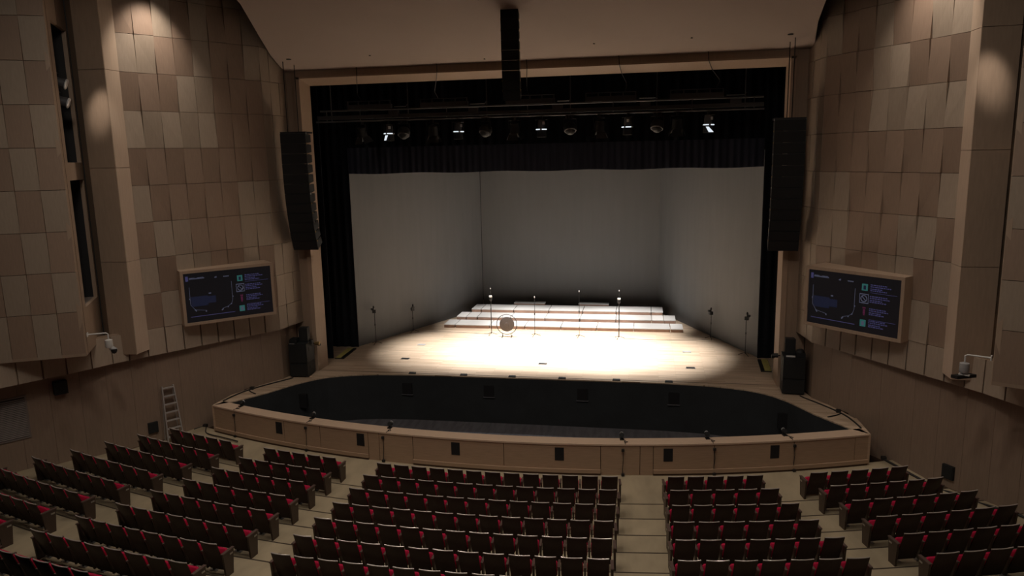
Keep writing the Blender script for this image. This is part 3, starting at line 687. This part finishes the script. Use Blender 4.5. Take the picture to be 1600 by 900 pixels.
# ------------------------------------------------------------------ line arrays
def line_array(label, loc, rz, n, wdt, h, dep, endang, cables):
    t = thing('line_array', label, 'loudspeaker', loc, rz)      # origin: top of front face; local -Y faces the hall
    y, z = 0.0, 0.0
    fr = obj('rigging_frame', M().box(-wdt / 2, wdt / 2, .02, dep + .12, 0, .06), DARKM, t)
    for i in range(n):
        a = math.radians(endang) * (i / (n - 1)) ** 2.2
        mt_ = Matrix.Translation((0, y, z)) @ Matrix.Rotation(-a, 4, 'X')
        # cabinet hangs down from its top front edge, turning its face to the floor
        mt_ = Matrix.Translation((0, y, z)) @ Matrix.Rotation(a, 4, 'X')
        hw, g = wdt / 2, .003
        m = M().hexa([(-hw, 0, -h + g), (hw, 0, -h + g), (hw * .95, dep, -h * .86), (-hw * .95, dep, -h * .86), (-hw, 0, -g), (hw, 0, -g), (hw * .95, dep, -h * .14), (-hw * .95, dep, -h * .14)])
        c = obj('cabinet', m.xf(mt_), SPK, t)
        obj('grille', M().box(-hw + .02, hw - .02, -.012, .004, -h + .025, -.025).xf(mt_), GRILL, c)
        for s in (-1, 1):
            obj('rigging_link', M().box(s * hw - .012, s * hw + .012, .03, .11, -.035, .025).xf(mt_), BRASS if i % 3 else STEEL, c)
        y += h * math.sin(a); z -= h * math.cos(a)
    for (x0, y0), dz in cables:
        obj('suspension_cable', M().tube([(x0, y0, .05), (x0 * 1.02, y0, dz * .5), (x0, y0, dz)], .016, 5), CABLE, t)
    return t
ca = math.radians(3)
line_array('tall curved black loudspeaker column hanging left of the stage opening', (-8.86, -2.05, 9.55), ca, 12, 1.0, .376, .55, 20, [((-.22, .1), 2.6), ((.12, .3), 2.5)])
line_array('tall curved black loudspeaker column hanging right of the stage opening', (8.86, -2.05, 9.55), -ca, 12, 1.0, .376, .55, 20, [((.05, .1), 2.6), ((-.08, .3), 2.5)])
line_array('narrow black loudspeaker column hanging high in front of the centre ceiling', (.10, -5.5, 12.88), .05, 9, .54, .298, .40, 16, [((-.02, .12), .05), ((.05, .2), 1.0)])

# ------------------------------------------------------------------ loudspeaker stacks beside the stage
for s, side in ((-1, 'left'), (1, 'right')):
    x = s * 9.41; y = -1.5; rz = -s * .06
    for lv, (z0, z1, nm) in enumerate(((.04, .57, 'lower'), (.58, 1.38, 'upper'))):
        t = thing('stage_loudspeaker', 'large black loudspeaker cabinet on the %s of the stage, the %s one of its stack' % (side, nm), 'loudspeaker', (x, y, z0), rz)
        h = z1 - z0
        obj('cabinet', M().box(-.37, .37, -.38, .38, 0, h), SPK, t)
        obj('grille', M().box(-.35, .35, -.40, -.38, .03, h - .03), GRILL, t)
        for q in (-1, 1):
            obj('handle', M().box(q * .37 - .012, q * .37 + .012, -.15, .1, h * .55, h * .75), DARKM, t)
        if lv == 0:
            for qx in (-.3, .3):
                for qy in (-.3, .3): obj('caster', M().lathe([(.02, -.04), (.045, -.03), (.045, 0)], 8, (qx, qy, 0)), WHITE if qx * s < 0 and qy < 0 else DARKM, t)
    t = thing('small_loudspeaker', 'small black loudspeaker standing on top of the stack at the %s stage edge' % side, 'loudspeaker', (s * 9.30, -1.35, 1.38), rz)
    obj('cabinet', M().hexa([(-.18, -.16, 0), (.18, -.16, 0), (.15, .16, 0), (-.15, .16, 0), (-.18, -.16, .56), (.18, -.16, .56), (.15, .16, .56), (-.15, .16, .56)]), SPK, t)
    obj('grille', M().box(-.165, .165, -.172, -.158, .02, .54), GRILL, t)
    t = thing('equipment_case', 'low black case with a white label on top of the %s loudspeaker stack' % side, 'case', (s * 9.62, -1.62, 1.38), rz)
    obj('case_body', M().box(-.15, .15, -.2, .2, 0, .12), SPK, t)
    if s > 0: obj('lid_dome', M().lathe([(.15, .12), (.13, .2), (.06, .24)], 12), SPK, t, True)
    else: obj('case_lid', M().box(-.13, .13, -.18, .18, .12, .17), SPK, t)
    obj('paper_label', M().box(*((-.12, .10) if s < 0 else (-.50, -.20)), -.28, -.235, 0.0, .004 if s < 0 else .05), WHITE, t)
    t = thing('clamp_lamp', 'small dark lamp clamped to the inner side of the %s loudspeaker stack' % side, 'lamp', (s * 8.88, -1.2, 1.18), 0)
    obj('bracket', M().box(*sorted((0, s * .14)), -.02, .02, .05, .09), DARKM, t)
    obj('lamp_head', M().lathe([(.05, -.12), (.08, -.05), (.08, .1)], 10).xf(Matrix.Translation((-s * .05, -.05, .08)) @ Matrix.Rotation(PI / 2, 4, 'Y')), BRASS if s < 0 else SPK, t, True)
    obj('socket_box', M().box(*sorted((-s * .16, -s * .06)), -.05, .05, -.02, .06), DARKM, t)

# ------------------------------------------------------------------ wall displays
def display(s, side):
    # plan corners of the glass: outer (11.47,-5.68), inner (9.38,-3.53); glass from z 3.04 to 4.78
    O_, I_ = Vector((s * 11.47, -5.68)), Vector((s * 9.385, -3.53))
    lft, rgt = (O_, I_) if s < 0 else (I_, O_)
    c = (lft + rgt) / 2; W_ = (rgt - lft).length; ang = math.atan2(rgt.y - lft.y, rgt.x - lft.x); H = 1.735
    t = thing('wall_display', 'large dark information screen in a wooden box on the %s wall' % side, 'screen', (c.x, c.y, 3.04), ang)
    hw = W_ / 2; fr = .10
    # wedge-shaped housing back to the wall; local +Y points into the wall
    d0, d1 = (.42, 1.0) if s < 0 else (1.0, .42)
    def board(x0, x1, z0, z1):
        e0 = d0 + (d1 - d0) * (x0 + hw) / (2 * hw); e1 = d0 + (d1 - d0) * (x1 + hw) / (2 * hw)
        return M().hexa([(x0, -.03, z0), (x1, -.03, z0), (x1, e1, z0), (x0, e0, z0), (x0, -.03, z1), (x1, -.03, z1), (x1, e1, z1), (x0, e0, z1)])
    obj('top_board', board(-hw - fr, hw + fr, H, H + fr), WOODL, t); obj('bottom_board', board(-hw - fr, hw + fr, -fr, 0), WOODL, t)
    obj('side_board', board(-hw - fr, -hw, 0, H), WOODL, t); obj('side_board', board(hw, hw + fr, 0, H), WOODL, t)
    g = obj('glass', M().box(-hw, hw, .0, .05, 0, H), E_PANEL, t)
    def q(m, x0, x1, z0, z1): return m.box(-hw + x0 * W_, -hw + x1 * W_, -.004, 0.001, z0 * H, z1 * H)
    rnd = random.Random(5)
    m = q(M(), .022, .052, .84, .94)
    obj('title_mark', m, E_BLUE, g)
    m = M(); x = .062
    while x < .225:
        wdt = rnd.uniform(.006, .011); q(m, x, x + wdt, .872, .872 + rnd.choice((.022, .034, .034))); x += wdt + .004
    obj('title_text', m, E_WHITE, g); m = M()
    for x0, x1 in ((.345, .37), (.445, .51)):
        x = x0
        while x < x1: q(m, x, x + .009, .86, .86 + rnd.choice((.022, .032))); x += .013
    obj('title_line', m, E_WHITE, g)
    # seating map: U-shaped outline with small marks
    m = M()
    def seg(x0, z0, x1, z1, wd=.0035):
        a, b = Vector((-hw + x0 * W_, z0 * H)), Vector((-hw + x1 * W_, z1 * H)); d = (b - a).normalized(); k = Vector((-d.y, d.x)) * wd * W_ / 2
        m.hexa([(a.x - k.x, -.004, a.y - k.y), (b.x - k.x, -.004, b.y - k.y), (b.x - k.x, .001, b.y - k.y), (a.x - k.x, .001, a.y - k.y), (a.x + k.x, -.004, a.y + k.y), (b.x + k.x, -.004, b.y + k.y), (b.x + k.x, .001, b.y + k.y), (a.x + k.x, .001, a.y + k.y)])
    U = [(.055, .72), (.055, .36), (.10, .255), (.225, .215)], [(.405, .215), (.47, .245), (.515, .30), (.53, .38), (.53, .76)]
    for line in U:
        for (a, b), (c2, d2) in zip(line[:-1], line[1:]): seg(a, b, c2, d2)
    for x0, z0 in ((.05, .48), (.11, .23), (.22, .20), (.41, .20), (.47, .235), (.51, .29), (.535, .44), (.27, .56), (.285, .56), (.10, .25), (.40, .185)):
        q(m, x0 - .006, x0 + .006, z0 - .012, z0 + .012)
    obj('seat_map', m, E_WHITE, g)
    obj('map_fill', q(q(M(), .065, .25, .32, .52), .25, .34, .36, .50), E_DIM, g)
    obj('base_rule', q(M(), .045, .545, .108, .120), E_BLUE, g)
    # four notices: icon + lines of small writing
    for i, (zc, mt) in enumerate(((.80, E_GREEN), (.60, E_BLUE), (.38, E_RED), (.165, E_GREEN))):
        if i == 1:     # framed circle with a bar through it
            m = M(); a = .055; asp = W_ / H
            for x0, x1, z0, z1 in ((.58, .585, zc - .085, zc + .085), (.672, .677, zc - .085, zc + .085), (.58, .677, zc + .07, zc + .085), (.58, .677, zc - .085, zc - .07)): q(m, x0, x1, z0, z1)
            pts = [(-hw + .6285 * W_ + .095 * math.cos(2 * PI * k / 16), -.002, zc * H + .095 * math.sin(2 * PI * k / 16)) for k in range(17)]
            m.tube(pts, .014, 4); m.tube([pts[6], pts[14]], .012, 4)
            obj('icon', m, E_WHITE, g)
        elif i == 2:   # upright figure mark
            m = q(q(q(M(), .625, .648, zc - .05, zc + .035), .620, .653, zc + .045, zc + .07), .628, .645, zc - .075, zc - .055)
            obj('icon', m, E_RED, g)
        else:
            m = q(M(), .60, .662, zc - .06, zc + .06)
            ic = obj('icon', m, mt, g)
            obj('icon_mark', M().box(-hw + .618 * W_, -hw + .644 * W_, -.008, -.004, (zc - .04) * H, (zc + .03) * H), E_DIM if i == 0 else E_WHITE, t)
        m = M()
        for ln, (dz, x1) in enumerate(((.055, .87), (.022, .90), (-.015, .82), (-.045, .86))):
            x = .69
            while x < x1 - .01:
                wd = rnd.uniform(.008, .03); q(m, x, min(x1, x + wd), zc + dz - .009, zc + dz + .009); x += wd + .006
        obj('text_block', m, E_BLUE if i in (1, 2) else E_WHITE if False else E_BLUE, g)
        if i in (0, 3): obj('divider', q(M(), .69, .965, zc - .085 if i == 0 else zc + .075, zc - .079 if i == 0 else zc + .081), E_BLUE, g)
display(-1, 'left'); display(1, 'right')

# ------------------------------------------------------------------ wall fittings
def along(p, q, t, s, off=0.0):
    P0, Q0 = Vector(mx(p, s)), Vector(mx(q, s)); d = (Q0 - P0).normalized(); nn = Vector((-d.y, d.x))
    if nn.dot(Vector((0, -16)) - P0) < 0: nn = -nn
    v = P0 + (Q0 - P0) * t + nn * off
    return v, math.atan2(nn.x, -nn.y)        # rotation that turns local -Y to the wall normal
def wall_box(s, p, q, t, z, wdt, h, dep, label):
    v, r = along(p, q, t, s, 0)
    o = thing('wall_loudspeaker', label, 'loudspeaker', (v.x, v.y, z), r)
    obj('cabinet', M().box(-wdt / 2, wdt / 2, -dep, 0, -h / 2, h / 2), SPK, o)
    obj('grille', M().box(-wdt / 2 + .02, wdt / 2 - .02, -dep - .012, -dep, -h / 2 + .02, h / 2 - .02), GRILL, o)
wall_box(-1, LW[5], LW[6], .22, 1.56, .38, .42, .20, 'black box loudspeaker high on the lower left wall under the panel row')
wall_box(-1, LW[3], LW[4], .69, -.55, .32, .38, .08, 'black square wall box low on the left wall beside the ladder')
wall_box(1, LW[3], LW[4], .79, -.62, .34, .40, .08, 'black square wall box low on the right wall')
v, r = along(LW[5], LW[6], .86, -1, .0)
t = thing('louver_grille', 'grey slatted air grille on the lower left wall at the picture edge', 'grille', (v.x, v.y, .14), r)
obj('frame', M().box(-.72, .72, -.03, 0, 0, .05).box(-.72, .72, -.03, 0, 1.33, 1.38).box(-.72, -.67, -.03, 0, .05, 1.33).box(.67, .72, -.03, 0, .05, 1.33), LOUV, t)
obj('back_plate', M().box(-.68, .68, -.008, 0, .04, 1.34), DARKM, t)
sl = M().hexa([(-.67, -.028, 0), (.67, -.028, 0), (.67, -.006, .030), (-.67, -.006, .030), (-.67, -.030, .008), (.67, -.030, .008), (.67, -.008, .038), (-.67, -.008, .038)]).mesh('slat', LOUV)
for i in range(22):
    o = obj('slat', sl, None, t); o.location.z = .07 + i * .056
# surveillance cameras on the bays
for s, side in ((-1, 'left'), (1, 'right')):
    nx, ny = -s * .866, .5
    p = Vector((s * 12.52, -9.08)); a = math.atan2(ny, nx)
    t = thing('surveillance_camera', 'white surveillance camera on an elbow arm at the bay on the %s wall' % side, 'camera', (p.x, p.y, 3.44), a)   # local +X leaves the wall
    obj('wall_plate', M().box(-.01, .02, -.06, .06, -.06, .06), WHITE, t)
    obj('arm', M().tube([(0, 0, 0), (.50, 0, 0), (.55, 0, -.03), (.55, 0, -.22)], .022, 8), WHITE, t)
    b = obj('housing', M().lathe([(.05, -.20), (.11, -.22), (.115, -.42), (.10, -.46)], 14, (.55, 0, 0)), GREYP if s > 0 else WHITE, t, True)
    if s < 0:
        obj('lens_body', M().lathe([(.07, 0), (.08, .05), (.08, .18), (.05, .2)], 12).xf(Matrix.Translation((.58, -.0, -.46)) @ Matrix.Rotation(2.3, 4, 'Y')), GREYP, t, True)
        obj('dark_lens', M().lathe([(.085, -.07), (.085, 0), (.05, .06), (.02, .075)], 12).xf(Matrix.Translation((.68, -.05, -.58)) @ Matrix.Rotation(PI, 4, 'X')), DARKGL, t, True)
    else:
        obj('swivel', M().lathe([(.07, -.46), (.06, -.53)], 12, (.55, 0, 0)), GREYP, t)
        obj('camera_body', M().hexa([(.30, -.20, -.60), (.46, -.26, -.60), (.80, .16, -.60), (.64, .22, -.60), (.30, -.20, -.52), (.46, -.26, -.52), (.80, .16, -.52), (.64, .22, -.52)]), DARKM, t)
        obj('bright_edge', M().box(.42, .66, -.06, .06, -.53, -.50), WHITE, t)
# spotlights inside the upper slot of the left bay
for i, z in enumerate((11.0, 10.45)):
    t = thing('slot_spotlight', 'chrome spotlight inside the upper slot of the left bay, %s of two' % ('upper', 'lower')[i], 'spotlight', (-13.12, -8.32, z), .55)
    obj('body', M().lathe([(.06, -.3), (.13, -.22), (.14, .1), (.15, .2)], 12).xf(Matrix.Rotation(1.9, 4, 'Y')), RIGB, t, True)
    obj('rim_ring', M().lathe([(.155, .2), (.165, .23), (.14, .25)], 14).xf(Matrix.Rotation(1.9, 4, 'Y')), CHROME, t, True)
    obj('yoke', M().tube([(0, -.18, 0), (0, -.18, .25), (0, .18, .25), (0, .18, 0)], .016, 5), DARKM, t)
    obj('bracket', M().tube([(0, .18, .22), (-.45, .3, .22)], .02, 5), DARKM, t)

# ------------------------------------------------------------------ step ladder by the left wall
v, r = along(LW[3], LW[4], .32, -1, .12)
t = thing('step_ladder', 'aluminium step ladder standing against the lower left wall', 'ladder', (v.x, v.y, -1.19), r)
H = 2.05
def lad(x, z): return (x, -.30 + .30 * z / H, z)
for s in (-1, 1):
    obj('stile', M().hexa([(s * .27 - .02, -.36, 0), (s * .27 + .02, -.36, 0), (s * .27 + .02, -.29, 0), (s * .27 - .02, -.29, 0), (s * .19 - .02, -.06, H), (s * .19 + .02, -.06, H), (s * .19 + .02, .01, H), (s * .19 - .02, .01, H)]), ALU, t)
    obj('rear_stile', M().tube([(s * .24, .06, .02), (s * .18, .04, H - .05)], .018, 5), ALU, t)
for i in range(7):
    z = .27 + i * .285; hw = .27 - .08 * z / H - .015; y = -.325 + .30 * z / H
    obj('tread', M().box(-hw, hw, y - .06, y + .06, z - .02, z + .012), ALU, t)

# ------------------------------------------------------------------ floor cables
def floor_cable(label, pts, r=.022, plugs=()):
    p0 = pts[0]
    t = thing('floor_cable', label, 'cable', p0)
    sm = []
    for i in range(len(pts) - 1):
        a, b = Vector(pts[max(i - 1, 0)]), Vector(pts[i]); c, d = Vector(pts[i + 1]), Vector(pts[min(i + 2, len(pts) - 1)])
        for k in range(4):
            u = k / 4; sm.append(.5 * ((2 * b) + (c - a) * u + (2 * a - 5 * b + 4 * c - d) * u * u + (3 * b - a - 3 * c + d) * u ** 3))
    sm.append(Vector(pts[-1]))
    obj('wire', M().tube([p - Vector(p0) for p in sm], r, 6), CABLE, t)
    for q in plugs:
        obj('plug', M().box(-.07, .07, -.06, .06, -.02, .08).xf(Matrix.Translation(Vector(q) - Vector(p0))), CABLE, t)
for s, side in ((-1, 'left'), (1, 'right')):
    floor_cable('dark cable snaking along the stage edge wall from the %s loudspeaker stack' % side,
                [(s * 9.6, -2.0, .02), (s * 9.72, -2.25, .02), (s * 10.05, -2.75, .02), (s * 10.42, -3.4, .02), (s * 10.66, -3.95, .02), (s * 10.78, -4.6, .02), (s * 10.82, -5.0, .02)], .025, [(s * 10.5, -3.55, .02)])
    floor_cable('short dark cable branching across the stage corner on the ' + side, [(s * 10.55, -3.7, .02), (s * 10.35, -3.9, .02), (s * 10.05, -4.1, .02)], .02)
floor_cable('dark cable along the foot of the left wall beside the pit', [(-11.9, -5.3, -1.0), (-11.6, -5.05, -.96), (-11.3, -5.5, -1.0), (-10.95, -5.75, -.98), (-10.3, -5.98, -.97), (-9.6, -6.25, -.965)], .02, [(-11.6, -5.05, -.97)])
def zs(x, y):
    R = math.hypot(x, CY - y)
    return (-.97 - .22 * max(0, R - 32.9) / 1.75 if R < R1 + .05 else ZF[min(8, int(math.ceil(R - R1 - .05)))]) + .03
cp = []
for p, q in zip(LW[2:6], LW[3:7]):
    for u in (0.05, .35, .7):
        vv, _ = along(p, q, u, 1, .24); cp.append((vv.x, vv.y, zs(vv.x, vv.y) + .01))
floor_cable('long dark cable along the foot of the right wall beside the seats', cp[2:], .035, [cp[2]])
for s, side in ((-1, 'left'), (1, 'right')):
    t = struct('baseboard_' + side, poly_wall(LW[2:], s, -1.35, -1.10, -.012, .03), JOINT, 'dark baseboard at the foot of the wall on the ' + side, cat='baseboard')

floor_cable('thin cable across the stage boards from the right rear wall stand', [(7.1, 6.0, .008), (6.2, 5.72, .008), (4.6, 5.66, .008), (3.2, 5.75, .008)], .008)
floor_cable('thin cable across the stage boards from the left rear wall stand', [(-7.1, 6.0, .008), (-6.0, 6.25, .008), (-4.4, 6.2, .008), (-3.3, 6.05, .008)], .008)
